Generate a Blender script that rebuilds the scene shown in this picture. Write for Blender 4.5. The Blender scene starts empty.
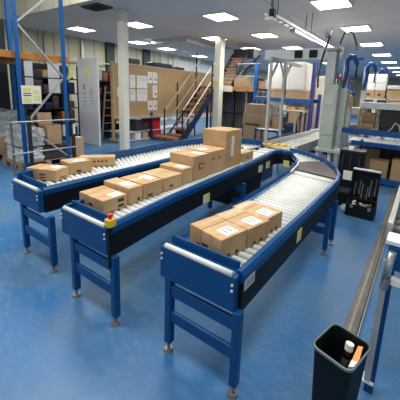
import bpy, bmesh, math, random
from mathutils import Vector, Matrix
random.seed(7)
sc = bpy.context.scene
col = sc.collection

# ------------------------------------------------------------------ materials
def mat(name, c, rough=.5, metal=0., c2=None, scale=6., lo=.4, hi=.62, detail=4., bump=0., spec=.5, alpha=1., trans=0., emit=0.):
    m = bpy.data.materials.new(name); m.use_nodes = True
    nt = m.node_tree; b = nt.nodes['Principled BSDF']
    b.inputs['Base Color'].default_value = (*c, 1); b.inputs['Roughness'].default_value = rough
    b.inputs['Metallic'].default_value = metal; b.inputs['Specular IOR Level'].default_value = spec
    b.inputs['Alpha'].default_value = alpha; b.inputs['Transmission Weight'].default_value = trans
    if emit:
        b.inputs['Emission Color'].default_value = (*c, 1); b.inputs['Emission Strength'].default_value = emit
    tc = nt.nodes.new('ShaderNodeTexCoord'); nz = nt.nodes.new('ShaderNodeTexNoise')
    nz.inputs['Scale'].default_value = scale; nz.inputs['Detail'].default_value = detail
    nt.links.new(tc.outputs['Object'], nz.inputs['Vector'])
    if c2 is None: c2 = tuple(x*.86 for x in c)
    r = nt.nodes.new('ShaderNodeValToRGB'); e = r.color_ramp.elements
    e[0].position = lo; e[0].color = (*c, 1); e[1].position = hi; e[1].color = (*c2, 1)
    nt.links.new(nz.outputs['Fac'], r.inputs['Fac']); nt.links.new(r.outputs['Color'], b.inputs['Base Color'])
    if bump:
        bp = nt.nodes.new('ShaderNodeBump'); bp.inputs['Strength'].default_value = bump; bp.inputs['Distance'].default_value = .02
        nt.links.new(nz.outputs['Fac'], bp.inputs['Height']); nt.links.new(bp.outputs['Normal'], b.inputs['Normal'])
    return m

M = {}
M['blue'] = mat('blue_paint', (.001, .056, .19), .34, c2=(.002, .062, .205), scale=9, spec=.35)
M['rackblue'] = mat('rack_blue_paint', (.004, .10, .34), .38, c2=(.005, .085, .30))
M['black'] = mat('black_skirt', (.005, .006, .008), .5, c2=(.007, .008, .011), spec=.25)
M['darkmetal'] = mat('dark_metal', (.02, .022, .028), .5)
M['navy'] = mat('navy_paint', (.012, .022, .07), .45)
M['roller'] = mat('grey_roller', (.68, .70, .65), .5, c2=(.60, .62, .57))
M['whitestrip'] = mat('white_strip', (.78, .80, .74), .45)
M['steel'] = mat('steel', (.52, .53, .53), .3, metal=.8, c2=(.40, .40, .39), scale=14)
M['alu'] = mat('aluminium', (.50, .51, .49), .42, metal=.35)
M['zinc'] = mat('zinc_foot', (.33, .31, .28), .4, metal=.7)
M['belt'] = mat('rubber_belt', (.10, .09, .085), .6, c2=(.13, .12, .11), scale=25)
M['card'] = mat('cardboard', (.52, .33, .165), .75, c2=(.46, .285, .14), scale=5, detail=6)
M['card2'] = mat('pale_cardboard', (.56, .37, .195), .75, c2=(.50, .32, .16), scale=4, detail=6)
M['brown'] = mat('dull_cardboard', (.40, .27, .155), .8, c2=(.33, .215, .12), scale=3)
M['board'] = mat('brown_board', (.44, .29, .145), .7, c2=(.40, .26, .125), scale=1.5, detail=6)
M['tape'] = mat('packing_tape', (.55, .34, .155), .28, c2=(.50, .30, .13))
M['paper'] = mat('paper', (.80, .79, .74), .6, c2=(.74, .73, .69), scale=30)
M['ink'] = mat('ink', (.05, .035, .03), .6)
M['greyink'] = mat('grey_ink', (.33, .33, .34), .6)
M['yellow'] = mat('yellow_plastic', (.85, .55, .02), .4)
M['yellowlab'] = mat('yellow_label', (.75, .70, .16), .5, c2=(.70, .66, .22))
M['red'] = mat('red_plastic', (.62, .02, .015), .35)
M['redpaint'] = mat('red_paint', (.50, .05, .03), .5)
M['green'] = mat('green_plastic', (.02, .45, .12), .35)
M['cream'] = mat('cream_column_paint', (.76, .73, .60), .5, c2=(.70, .67, .55), scale=2)
M['white'] = mat('white_paint', (.84, .84, .82), .45)
M['panelgrey'] = mat('pale_grey_panel', (.64, .63, .63), .5, c2=(.58, .57, .58), scale=2)
M['machine'] = mat('pale_green_machine', (.40, .45, .39), .45, c2=(.36, .41, .35), scale=3)
M['orange'] = mat('orange_beam', (.50, .20, .045), .5, c2=(.42, .16, .035), scale=4)
M['tread'] = mat('stair_tread', (.46, .18, .08), .6, c2=(.38, .14, .06))
M['dullgrey'] = mat('dull_grey_sheet', (.34, .32, .29), .7)
M['rail'] = mat('pale_handrail', (.80, .74, .58), .4)
M['dullrail'] = mat('tan_handrail', (.50, .40, .25), .5)
M['wood'] = mat('pallet_wood', (.42, .29, .16), .8, c2=(.30, .20, .10), scale=12)
M['wrap'] = mat('stretch_wrap', (.66, .66, .62), .35, c2=(.45, .45, .42), scale=9, detail=8, bump=.5)
M['wrapcream'] = mat('cream_stretch_wrap', (.72, .69, .62), .45, c2=(.66, .63, .56), scale=1.5)
M['clearwrap'] = mat('clear_wrapped_bottles', (.42, .47, .48), .3, c2=(.25, .30, .31), scale=22, bump=.4)
M['trunk'] = mat('worn_grey_steel', (.19, .175, .145), .5, metal=.3, c2=(.14, .13, .105), scale=8)
M['bin'] = mat('dark_green_plastic', (.003, .007, .008), .55, c2=(.004, .008, .009), spec=.2)
M['binrim'] = mat('pale_plastic_rim', (.16, .19, .19), .4)  # rim colour, greyer and paler than the bin body
M['bluehose'] = mat('blue_hose', (.02, .07, .27), .4)
M['purple'] = mat('purple_paint', (.045, .045, .20), .5)
M['darkitem'] = mat('dark_goods', (.035, .032, .04), .6, c2=(.08, .06, .05), scale=8)
M['hivis'] = mat('hi_vis_cloth', (.50, .56, .24), .8)
M['led'] = mat('light_diffuser', (1., .98, .93), .5, emit=9.0)
M['darkgreen'] = mat('dark_green_paint', (.03, .06, .05), .5)
M['clear'] = mat('clear_plastic', (.85, .88, .90), .12, trans=.0, alpha=.45, bump=.3)
M['pegcard'] = mat('bright_card', (.70, .30, .08), .6)

def floor_mat():
    m = mat('blue_epoxy_floor', (.023, .150, .37), .36, c2=(.080, .182, .315), scale=1.1, lo=.36, hi=.64, detail=10)
    nt = m.node_tree; b = nt.nodes['Principled BSDF']
    ramp = [n for n in nt.nodes if n.type == 'VALTORGB'][0]
    tc = [n for n in nt.nodes if n.type == 'TEX_COORD'][0]
    n2 = nt.nodes.new('ShaderNodeTexNoise'); n2.inputs['Scale'].default_value = 11; n2.inputs['Detail'].default_value = 8
    mp = nt.nodes.new('ShaderNodeMapping'); mp.inputs['Scale'].default_value = (1, 2.2, 1); mp.inputs['Rotation'].default_value = (0, 0, .7)
    nt.links.new(tc.outputs['Object'], mp.inputs['Vector']); nt.links.new(mp.outputs['Vector'], n2.inputs['Vector'])
    r2 = nt.nodes.new('ShaderNodeValToRGB'); r2.color_ramp.elements[0].position = .47; r2.color_ramp.elements[1].position = .80
    r2.color_ramp.elements[0].color = (0, 0, 0, 1); r2.color_ramp.elements[1].color = (.34, .34, .34, 1)
    nt.links.new(n2.outputs['Fac'], r2.inputs['Fac'])
    mx = nt.nodes.new('ShaderNodeMix'); mx.data_type = 'RGBA'
    nt.links.new(r2.outputs['Color'], mx.inputs[0]); nt.links.new(ramp.outputs['Color'], mx.inputs[6])
    mx.inputs[7].default_value = (.20, .27, .36, 1)
    nt.links.new(mx.outputs[2], b.inputs['Base Color'])
    r3 = nt.nodes.new('ShaderNodeMapRange'); r3.inputs['To Min'].default_value = .28; r3.inputs['To Max'].default_value = .55
    nt.links.new(n2.outputs['Fac'], r3.inputs['Value']); nt.links.new(r3.outputs['Result'], b.inputs['Roughness'])
    return m
M['floor'] = floor_mat()

def stripe_mat(name, c, c2, scale, axis, rough=.6):
    m = mat(name, c, rough); nt = m.node_tree; b = nt.nodes['Principled BSDF']
    tc = [n for n in nt.nodes if n.type == 'TEX_COORD'][0]
    s = nt.nodes.new('ShaderNodeSeparateXYZ'); nt.links.new(tc.outputs['Object'], s.inputs[0])
    mu = nt.nodes.new('ShaderNodeMath'); mu.operation = 'MULTIPLY'; mu.inputs[1].default_value = scale
    fr = nt.nodes.new('ShaderNodeMath'); fr.operation = 'FRACT'
    lt = nt.nodes.new('ShaderNodeMath'); lt.operation = 'LESS_THAN'; lt.inputs[1].default_value = .09
    nt.links.new(s.outputs[axis], mu.inputs[0]); nt.links.new(mu.outputs[0], fr.inputs[0]); nt.links.new(fr.outputs[0], lt.inputs[0])
    mx = nt.nodes.new('ShaderNodeMix'); mx.data_type = 'RGBA'
    mx.inputs[6].default_value = (*c, 1); mx.inputs[7].default_value = (*c2, 1)
    nt.links.new(lt.outputs[0], mx.inputs[0]); nt.links.new(mx.outputs[2], b.inputs['Base Color'])
    return m
M['wall'] = stripe_mat('cream_cladding', (.62, .60, .43), (.36, .34, .25), 1.7, 'Y')
M['wallx'] = stripe_mat('cream_cladding_end', (.60, .58, .45), (.40, .38, .30), 1.7, 'X')
M['bulkhead'] = stripe_mat('cream_bulkhead', (.62, .60, .47), (.48, .46, .36), 1.3, 'X')
M['ceiling'] = mat('ceiling_paint', (.74, .69, .655), .8, c2=(.70, .65, .615), scale=1.)
M['soffit'] = mat('white_soffit', (.60, .60, .58), .6)

# ------------------------------------------------------------------ mesh builder
class MB:
    def __init__(s): s.v = []; s.f = []
    def add(s, vs, fs):
        n = len(s.v); s.v += [Vector(v) for v in vs]; s.f += [tuple(i+n for i in f) for f in fs]; return s
    def box(s, x0, x1, y0, y1, z0, z1):
        vs = [(x, y, z) for z in (z0, z1) for y in (y0, y1) for x in (x0, x1)]
        return s.add(vs, [(0,2,3,1), (4,5,7,6), (0,1,5,4), (2,6,7,3), (0,4,6,2), (1,3,7,5)])
    def bar(s, p, q, w, h=None, up=(0, 0, 1)):
        p, q = Vector(p), Vector(q); d = (q-p).normalized(); up = Vector(up)
        if abs(d.dot(up)) > .98: up = Vector((0, 1, 0))
        a = d.cross(up).normalized(); b = a.cross(d); h = w if h is None else h
        a *= w/2; b *= h/2
        vs = [c+i*a+j*b for c in (p, q) for i, j in ((-1,-1), (1,-1), (1,1), (-1,1))]
        return s.add(vs, [(3,2,1,0), (4,5,6,7)] + [(i, (i+1) % 4, 4+(i+1) % 4, 4+i) for i in range(4)])
    def cyl(s, p, q, r, n=12, r2=None):
        p, q = Vector(p), Vector(q); d = (q-p).normalized(); up = Vector((0, 0, 1))
        if abs(d.dot(up)) > .98: up = Vector((0, 1, 0))
        a = d.cross(up).normalized(); b = a.cross(d); r2 = r if r2 is None else r2
        vs = [c+rr*(math.cos(t)*a+math.sin(t)*b) for c, rr in ((p, r), (q, r2)) for t in (2*math.pi*k/n for k in range(n))]
        return s.add(vs, [tuple(range(n-1, -1, -1)), tuple(range(n, 2*n))] + [(i, (i+1) % n, n+(i+1) % n, n+i) for i in range(n)])
    def tube(s, pts, r, n=8):
        pts = [Vector(p) for p in pts]; vs = []; fs = []
        for i, p in enumerate(pts):
            d = (pts[min(i+1, len(pts)-1)]-pts[max(i-1, 0)]).normalized(); up = Vector((0, 0, 1)) if abs(d.z) < .95 else Vector((0, 1, 0))
            a = d.cross(up).normalized(); b = a.cross(d)
            vs += [p+r*(math.cos(t)*a+math.sin(t)*b) for t in (2*math.pi*k/n for k in range(n))]
        for i in range(len(pts)-1):
            fs += [(i*n+k, i*n+(k+1) % n, (i+1)*n+(k+1) % n, (i+1)*n+k) for k in range(n)]
        fs += [tuple(range(n-1, -1, -1)), tuple(range((len(pts)-1)*n, len(pts)*n))]
        return s.add(vs, fs)
    def sweep(s, path, prof):            # prof: closed list of (sideways offset to the right, z)
        P = [Vector((p[0], p[1], 0)) for p in path]; n = len(prof); vs = []; fs = []
        for i, p in enumerate(P):
            d = Vector((0, 0, 0))
            if i: d += (p-P[i-1]).normalized()
            if i < len(P)-1: d += (P[i+1]-p).normalized()
            d.normalize(); r = Vector((d.y, -d.x, 0))
            vs += [p+r*u+Vector((0, 0, z)) for u, z in prof]
        for i in range(len(P)-1):
            fs += [(i*n+k, i*n+(k+1) % n, (i+1)*n+(k+1) % n, (i+1)*n+k) for k in range(n)]
        fs += [tuple(range(n-1, -1, -1)), tuple(range((len(P)-1)*n, len(P)*n))]
        return s.add(vs, fs)
    def prism(s, poly, z0, z1):
        n = len(poly)
        vs = [(x, y, z0) for x, y in poly]+[(x, y, z1) for x, y in poly]
        return s.add(vs, [tuple(range(n-1, -1, -1)), tuple(range(n, 2*n))]+[(i, (i+1) % n, n+(i+1) % n, n+i) for i in range(n)])
    def rot(s, c, a, axis='Z'):
        m = Matrix.Rotation(a, 3, axis); c = Vector(c); s.v = [m @ (v-c)+c for v in s.v]; return s
    def build(s, name, m, parent=None, bevel=0., smooth=False, loc=None):
        me = bpy.data.meshes.new(name)
        o = bpy.data.objects.new(name, me); col.objects.link(o)
        off = Vector((0, 0, 0))
        if parent is not None:
            o.parent = parent; q = parent
            while q is not None: off += q.location; q = q.parent
        elif loc is not None: o.location = loc; off = Vector(loc)
        me.from_pydata([v-off for v in s.v], [], s.f); me.update()
        bm = bmesh.new(); bm.from_mesh(me); bmesh.ops.recalc_face_normals(bm, faces=bm.faces); bm.to_mesh(me); bm.free()
        me.materials.append(M[m])
        if smooth:
            for p in me.polygons: p.use_smooth = len(p.vertices) == 4
        if bevel:
            b = o.modifiers.new('bevel', 'BEVEL'); b.width = bevel; b.segments = 2; b.limit_method = 'ANGLE'
        return o

def tag(o, label, cat, group=None, kind=None):
    o['label'] = label; o['category'] = cat
    if group: o['group'] = group
    if kind: o['kind'] = kind
    return o
def thing(name, label, cat, loc, group=None):
    o = bpy.data.objects.new(name, None); col.objects.link(o); o.location = loc; o.empty_display_size = .1
    return tag(o, label, cat, group)
def struct(name, mb, m, bevel=0):
    o = mb.build(name, m, bevel=bevel); o['kind'] = 'structure'; return o
def B(*a): return MB().box(*a)

# ------------------------------------------------------------------ camera (a wide lens, level shift as in a cropped photograph)
R = ((0.82320, 0.14721, -0.54833), (0.56599, -0.13693, 0.81296), (0.04459, -0.97958, -0.19604))
F_PX, PX, PY = 299.885, 218.217, 151.510
cam = bpy.data.cameras.new('camera'); co = bpy.data.objects.new('camera', cam); col.objects.link(co)
Rm = Matrix(R); rx = Rm.col[0].normalized(); bk = -(Rm.col[2].normalized()); up = bk.cross(rx).normalized(); rx = up.cross(bk)
co.matrix_world = Matrix(((rx.x, up.x, bk.x, 0), (rx.y, up.y, bk.y, 0), (rx.z, up.z, bk.z, 1.75), (0, 0, 0, 1)))
cam.sensor_width = 36; cam.lens = F_PX/400*36
cam.shift_x = (200-PX)/400; cam.shift_y = (PY-200)/400
cam.clip_start = .05; cam.clip_end = 200
sc.camera = co

# ------------------------------------------------------------------ room shell
H = 3.70
XL, XR, YB, YF = -12.4, 7., 36., -4.
struct('floor', B(XL-.2, XR+.2, YF, YB+.2, -.12, 0), 'floor')
struct('ceiling', B(XL-.2, XR+.2, 4.63, YB+.2, H, H+.15), 'ceiling')
struct('ceiling_high', B(XL-.2, XR+.2, YF, 4.48, 5.6, 5.75), 'ceiling')
struct('wall_left', B(XL-.15, XL, YF, YB+.2, 0, 5.6), 'wall')
struct('wall_right', B(XR, XR+.15, YF, YB+.2, 0, 5.6), 'wall')
struct('wall_back', B(XL, XR, YB, YB+.15, 0, 5.6), 'wallx')
struct('wall_bulkhead', B(XL, XR, 4.48, 4.63, H, 5.6), 'bulkhead')
struct('trim_1', B(-9.6, -7.7, 9.0, 12.3, 3.52, 3.70), 'soffit', .02)
struct('trim_2', B(XL, XL+.06, 12.9, 17.6, 2.75, 3.45), 'white')
for k, y in enumerate((6.1, 7.6)):
    struct('trim_%d' % (k+3), B(XL, XL+.1, y, y+.12, 0, H), 'alu')
for k, (y, m) in enumerate(((8.8, 'darkgreen'), (11.0, 'darkgreen'), (12.2, 'cream'), (13.2, 'cream'))):
    struct('trim_%d' % (k+5), B(XL, XL+.16, y, y+.42, 0, H), m)
struct('trim_9', MB().bar((XL+.25, 4.9, 2.75), (XL+.25, 13, 2.75), .05), 'alu')

# building columns
c1 = B(-6.86, -6.64, 5.25, 5.43, 0, H).build('steel_column', 'cream', bevel=.01, loc=(-6.75, 5.3, 0)); tag(c1, 'cream painted square column standing in front of the brown notice board', 'column')
c2 = thing('steel_column', 'pale cream column standing just left of the staircase landing, behind the boxed conveyor', 'column', (-6.5, 9.45, 0))
B(-6.64, -6.38, 9.33, 9.6, 0, H).build('shaft', 'cream', c2, .01)
B(-6.60, -6.42, 9.325, 9.33, 1.92, 2.12).build('warning_label', 'yellowlab', c2)

# ------------------------------------------------------------------ ceiling lights
def light(x, y, label, s=.68):
    t = thing('ceiling_light', label, 'ceiling light', (x, y, H-.04), 'ceiling light panels')
    h = s/2; f = MB()
    f.box(x-h-.03, x+h+.03, y-h-.03, y-h, H-.05, H-.001).box(x-h-.03, x+h+.03, y+h, y+h+.03, H-.05, H-.001)
    f.box(x-h-.03, x-h, y-h, y+h, H-.05, H-.001).box(x+h, x+h+.03, y-h, y+h, H-.05, H-.001)
    f.build('frame', 'white', t); B(x-h, x+h, y-h, y+h, H-.04, H-.015).build('diffuser', 'led', t)
right_row = ['cut by the top edge of the photo', 'second in the right-hand row from the top', 'third in the right-hand row from the top', 'fourth in the right-hand row from the top', 'fifth in the right-hand row, small and distant', 'sixth in the right-hand row, small and distant', 'seventh in the right-hand row, small and distant', 'last and farthest sliver of the right-hand row']
for k, y in enumerate((6.9, 9.6, 12.5, 15.5, 18.6, 21.8, 25.1, 28.4)):
    light(-1.95, y, 'square ceiling light panel, '+right_row[k])
for x, y, l in ((-4.76, 6.9, 'bright square ceiling light panel left of top centre, nearest of its row'),
                (-4.8, 9.6, 'square ceiling light panel above the tall guard frame beam'),
                (-4.92, 12.5, 'square ceiling light panel just beyond the guard frame beam'),
                (-5.0, 15.5, 'small distant ceiling light panel low behind the guard frame beam'),
                (-5.0, 18.6, 'tiny distant ceiling light panel, farthest of the centre row'),
                (-6.8, 9.5, 'square ceiling light panel crossed by the column beside the staircase'),
                (-6.75, 12.2, 'square ceiling light panel right of the column beside the staircase'),
                (-7.0, 15.4, 'distant ceiling light panel low over the staircase landing'),
                (-10.3, 6.4, 'square ceiling light panel at upper left beside the blue rack post'),
                (-7.75, 6.7, 'square ceiling light panel just right of the near cream column'),
                (-10.6, 9.2, 'ceiling light panel low above the left end of the notice board'),
                (-10.75, 11.1, 'ceiling light panel above the right half of the notice board'),
                (-11., 14.0, 'ceiling light panel farthest back above the left wall')):
    light(x, y, l)
v = thing('ceiling_vent', 'dark square air vent in the ceiling at upper left', 'vent', (-7.1, 4.9, H-.03))
B(-7.5, -6.8, 4.66, 5.1, H-.04, H-.002).build('frame', 'darkgreen', v)
s_ = MB()
for k in range(7): s_.box(-7.45+k*.09, -7.41+k*.09, 4.70, 5.06, H-.055, H-.04)
s_.build('grille', 'black', v)

# ------------------------------------------------------------------ conveyors
def interp(path, t):
    L = [0]
    for a, b in zip(path, path[1:]): L.append(L[-1]+math.dist(a, b))
    d = t*L[-1]
    for i in range(len(path)-1):
        if d <= L[i+1]+1e-9:
            u = (d-L[i])/(L[i+1]-L[i]); return (path[i][0]+u*(path[i+1][0]-path[i][0]), path[i][1]+u*(path[i+1][1]-path[i][1]))
    return path[-1]
def stand(root, xl, xr, y, dx=0., back=1, bars=True):
    for s, x in ((-1, xl), (1, xr)):
        leg = B(x-.024, x+.024, y-.02, y+.03, .07, .56).build('leg', 'blue', root, .004)
        f = MB(); f.cyl((x, y, 0), (x, y, .022), .034, 16, .028).cyl((x, y, .022), (x, y, .075), .011, 10)
        f.build('foot', 'zinc', leg)
    if bars:
        for z0, z1 in ((.435, .515), (.245, .325)):
            B(xl+.02, xr-.02, y-.012, y+.012, z0, z1).build('cross_bar', 'blue', root, .004)
def end_plate(root, xl, xr, y, z0=.545, z1=.755):
    B(xl, xr, y-.03, y+.02, z0, z1).build('end_plate', 'blue', root, .012)
    MB().cyl((xl+.04, y-.015, z1+.004), (xr-.03, y-.015, z1+.004), .017, 12).build('end_roller', 'whitestrip', root, smooth=True)
    B(xl+.02, xr-.02, y+.02, y+.055, z1-.035, z1-.005).build('end_ledge', 'blue', root, .006)
    B(xl+.025, xr-.03, y+.055, y+.07, z1-.03, z1+.045).build('stop_plate', 'blue', root, .004)
    for x in (xl+.02, xr-.02):
        for z in (z1-.05, z1-.085):
            MB().cyl((x, y-.036, z), (x, y-.028, z), .008, 10).build('bolt', 'whitestrip', root)
def rails(root, path, side, guard=.785, skirt=True, m='blue', sk0=.535):
    # side +1: the outside is to the right of the path
    o = side
    MB().sweep(path, [(-.025*o, .69), (.020*o, .715), (.022*o, .735), (.022*o, .762), (.004*o, guard), (-.025*o, guard)]).build('side_rail', m, root)
    if skirt: MB().sweep(path, [(-.01*o, sk0), (.018*o, sk0), (.018*o, .72), (-.01*o, .72)]).build('side_skirt', 'black', root)
def rollers(root, L, Rr, t0, t1, n, z=.70, r=.029, m='roller'):
    for k in range(n):
        t = t0+(t1-t0)*(k+.5)/n; a, b = interp(L, t), interp(Rr, t)
        MB().cyl((*a, z), (*b, z), r, 10).build('roller', m, root, smooth=True)
def sub(path, i, d):
    return [(x+d, y) for x, y in path]

# conveyor on the left
A = thing('roller_conveyor', 'blue roller conveyor at the left carrying a few low cartons', 'conveyor', (-3.1, 1.3, 0), 'blue roller conveyors')
AL = [(-3.385, 1.32), (-3.60, 2.3), (-3.68, 3.4), (-3.70, 4.1), (-3.58, 4.7), (-3.28, 5.12), (-2.95, 5.36), (-2.6, 5.46)]
AR = [(-2.87, 1.32), (-2.92, 3.0), (-2.93, 4.0), (-2.9, 4.25), (-2.82, 4.45), (-2.72, 4.58), (-2.6, 4.66)]
rails(A, AL, -1, .83); rails(A, AR, 1)
rollers(A, [(x+.03, y) for x, y in AL], [(x-.03, y) for x, y in AR], .03, .99, 58)
end_plate(A, -3.39, -2.84, 1.29, .55, .768)
stand(A, -3.22, -2.68, 1.28); stand(A, -3.36, -2.86, 3.4)
# conveyor in the middle, running straight through to the back
Bc = thing('roller_conveyor', 'long blue roller conveyor in the middle with a yellow emergency stop', 'conveyor', (-2., 1.22, 0), 'blue roller conveyors')
BL = [(-2.32, 1.23), (-2.56, 4.5), (-2.54, 5.4)]
BR = [(-1.74, 1.23), (-1.83, 2.0), (-1.90, 3.0), (-2.02, 4.3), (-2.07, 4.68), (-2.06, 4.86), (-1.99, 4.98), (-1.88, 5.01), (-1.79, 4.95)]
rails(Bc, [(-2.32, 1.23), (-2.53, 4.2)], -1); rails(Bc, BR, 1)
BLr = [(-2.29, 1.4), (-2.53, 4.5)]; BRr = [(-1.79, 1.4), (-2.03, 4.5)]
rollers(Bc, BLr, BRr, 0, 1, 46)
for k in range(24):
    y = 4.6+k*.275; MB().cyl((-2.52, y, .70), (-1.95 if y > 5.1 else -2.11, y, .70), .027, 8).build('roller', 'roller', Bc, smooth=True)
MB().box(-2.52, -1.95, 5.1, 11.2, .62, .69).box(-2.52, -2.11, 4.55, 5.1, .62, .69).build('far_bed', 'whitestrip', Bc)
MB().sweep([(-2.56, 5.5), (-2.56, 11.2)], [(-.03, .6), (.02, .6), (.02, .80), (-.03, .80)]).build('far_side_rail', 'alu', Bc)
MB().sweep([(-1.92, 5.45), (-1.92, 11.2)], [(-.02, .6), (.03, .6), (.03, .80), (-.02, .80)]).build('far_side_rail', 'alu', Bc)
B(-1.955, -1.925, 5.6, 11.2, .68, .75).build('far_skirt', 'blue', Bc)
end_plate(Bc, -2.335, -1.73, 1.225, .55, .768)
stand(Bc, -2.20, -1.68, 1.22); stand(Bc, -2.4, -1.86, 3.4); stand(Bc, -2.45, -1.95, 8.0)
B(-2.35, -2.03, 3.3, 4.3, .24, .54).build('drive_unit', 'black', Bc, .01)
B(-2.40, -2.1, 4.35, 4.9, .28, .54).build('drive_unit', 'blue', Bc, .01)
es = B(-1.735, -1.675, 1.185, 1.245, .785, .845).build('emergency_stop_box', 'yellow', Bc, .008)
MB().cyl((-1.705, 1.215, .845), (-1.705, 1.215, .862), .011, 12).cyl((-1.705, 1.215, .862), (-1.705, 1.215, .878), .021, 14).build('red_button', 'red', es)
B(-1.712, -1.692, 1.19, 1.21, .47, .785).build('stop_bracket', 'black', Bc)
hz = B(-2.54, -2.0, 5.30, 5.46, .775, .80).build('yellow_guard_strip', 'yellow', Bc, .004)
for k in range(4): B(-2.50+k*.13, -2.46+k*.13, 5.295, 5.465, .80, .803).build('dark_stripe', 'black', hz)
def sticker(root, x, y, z, w=.07, h=.075, nx=1):
    s = B(x, x+.004, y, y+w, z, z+h).build('caution_sticker', 'yellowlab', root)
    B(x+.004, x+.005, y+.008, y+w*.45, z+.01, z+h-.012).build('sticker_print', 'paper', s)
sticker(Bc, -1.850, 2.48, .535, .13, .105)
sticker(Bc, -1.985, 4.06, .545, .15, .11); sticker(Bc, -2.018, 4.40, .54, .15, .11)
s3 = B(-1.94, -1.81, 4.955, 4.96, .50, .61).build('caution_sticker', 'yellowlab', Bc)
# conveyor on the right, curving left at its far end to meet the middle one
Cc = thing('roller_conveyor', 'blue roller conveyor nearest the camera, curving left at its far end', 'conveyor', (-.97, 1.3, 0), 'blue roller conveyors')
CL = [(-1.235, 1.32), (-1.29, 2.58), (-1.32, 3.11), (-1.36, 3.76), (-1.43, 4.2), (-1.57, 4.6), (-1.76, 4.92)]
CR = [(-.705, 1.32), (-.715, 2.6), (-.735, 3.65), (-.79, 4.0), (-.92, 4.36), (-1.2, 4.83), (-1.51, 5.06), (-1.95, 5.3)]
rails(Cc, CL, -1, .735, False); rails(Cc, CR, 1)
rl = [(x+.0, y) for x, y in CL[:4]]; rr = [(x-.03, y) for x, y in CR[:3]]
rollers(Cc, rl, rr, .04, 1, 32, z=.705, r=.0265)
rollers(Cc, [(-1.37, 3.80), (-1.39, 3.95)], [(-.78, 3.71), (-.80, 3.84)], 0, 1, 2, z=.705, r=.03)
MB().prism([(-1.40, 4.0), (-.82, 3.90), (-.83, 4.05), (-.95, 4.33), (-1.21, 4.78), (-1.42, 4.62), (-1.50, 4.42), (-1.44, 4.2)], .68, .735).build('curve_belt', 'belt', Cc)
for k in range(8):
    t = (k+.5)/8; a = interp([(-1.52, 4.46), (-1.62, 4.70), (-1.80, 5.0), (-2.02, 5.1)], t); b = interp([(-1.26, 4.83), (-1.53, 5.03), (-1.8, 5.18), (-2.02, 5.28)], t)
    MB().cyl((*a, .705), (*b, .705), .033, 8).build('roller', 'roller', Cc, smooth=True)
MB().prism([(-1.50, 4.46), (-1.24, 4.82), (-1.53, 5.03), (-2.02, 5.28), (-2.02, 5.08), (-1.80, 5.0), (-1.62, 4.72)], .66, .70).build('merge_bed', 'whitestrip', Cc)
MB().sweep([(-1.36, 3.75), (-1.43, 4.2), (-1.5, 4.42)], [(.0, .73), (.022, .73), (.022, .76), (.0, .76)]).build('inner_curve_guide', 'roller', Cc)
end_plate(Cc, -1.275, -.705, 1.30, .55, .77)
stand(Cc, -1.205, -.69, 1.29); stand(Cc, -1.19, -.70, 3.25); stand(Cc, -1.2, -.705, 3.55)
sticker(Cc, -.692, 2.20, .59, .10, .10)
npl = B(-.688, -.684, 1.34, 1.46, .66, .73).build('name_plate', 'panelgrey', Cc)
B(-.684, -.683, 1.36, 1.40, .675, .715).build('plate_print', 'greyink', npl)
B(-.684, -.683, 1.41, 1.45, .675, .715).build('plate_print', 'greyink', npl)

# ------------------------------------------------------------------ cartons
def carton(label, x0, x1, y0, y1, z0, z1, group=None, rot=0., lab=None, marks=(), m='card', tape='y', name='carton', cat='box'):
    cx, cy = (x0+x1)/2, (y0+y1)/2
    t = thing(name, label, cat, (cx, cy, z0), group)
    body = B(x0, x1, y0, y1, z0, z1).build('box_body', m, t, .005)
    if tape == 'y':
        B(cx-.022, cx+.022, y0-.001, y1+.001, z1-.04, z1+.001).build('tape', 'tape', t)
    elif tape == 'x':
        B(x0-.001, x1+.001, cy-.022, cy+.022, z1-.04, z1+.001).build('tape', 'tape', t)
    if lab:
        a, b, c, d = lab
        l = B(x0+a*(x1-x0), x0+b*(x1-x0), y0+c*(y1-y0), y0+d*(y1-y0), z1, z1+.002).build('shipping_label', 'paper', t)
        lx0, lx1, ly0, ly1 = x0+a*(x1-x0), x0+b*(x1-x0), y0+c*(y1-y0), y0+d*(y1-y0)
        for q in range(2):
            yy = ly0+(ly1-ly0)*(.25+.35*q); B(lx0+.15*(lx1-lx0), lx0+.75*(lx1-lx0), yy, yy+.12*(ly1-ly0), z1+.002, z1+.0026).build('label_print', 'greyink', l)
    for face, u0, u1, w0, w1 in marks:
        if face == 'f': B(x0+u0*(x1-x0), x0+u1*(x1-x0), y0-.0015, y0, z0+w0*(z1-z0), z0+w1*(z1-z0)).build('print_mark', 'ink', t)
        elif face == 'w': B(x1, x1+.0015, y0+u0*(y1-y0), y0+u1*(y1-y0), z0+w0*(z1-z0), z0+w1*(z1-z0)).build('shipping_label', 'paper', t)
        else: B(x1, x1+.0015, y0+u0*(y1-y0), y0+u1*(y1-y0), z0+w0*(z1-z0), z0+w1*(z1-z0)).build('print_mark', 'ink', t)
    t.rotation_euler.z = rot
    return t
Z = .731
rb = [('r', .25, .36, .08, .22), ('r', .55, .68, .08, .22)]
gC = 'cartons on the right conveyor'
def carton_c(label, cx, cy, w, d, z1, rot, *a): return carton(label, cx-w/2, cx+w/2, cy-d/2, cy+d/2, Z, z1, gC, rot, *a)
carton_c('flat carton with a white label, at the front of the right conveyor', -.962, 1.5385, .185, .235, .872, -.2, (.36, .9, .28, .75), [('f', .05, .36, .2, .42)]+rb, 'card2')
carton_c('flat carton with a white label, second from the front on the right conveyor', -.918, 1.782, .20, .24, .869, -.19, (.36, .9, .28, .75), rb, 'card')
carton_c('flat carton with a white label, farthest of the labelled three on the right conveyor', -.918, 2.022, .215, .225, .862, -.12, (.36, .9, .2, .7), rb, 'card2')
carton_c('narrow flat carton without a label, front left on the right conveyor', -1.112, 1.569, .112, .235, .872, -.2, None, [('f', .7, .92, .1, .3)], 'card')
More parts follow.
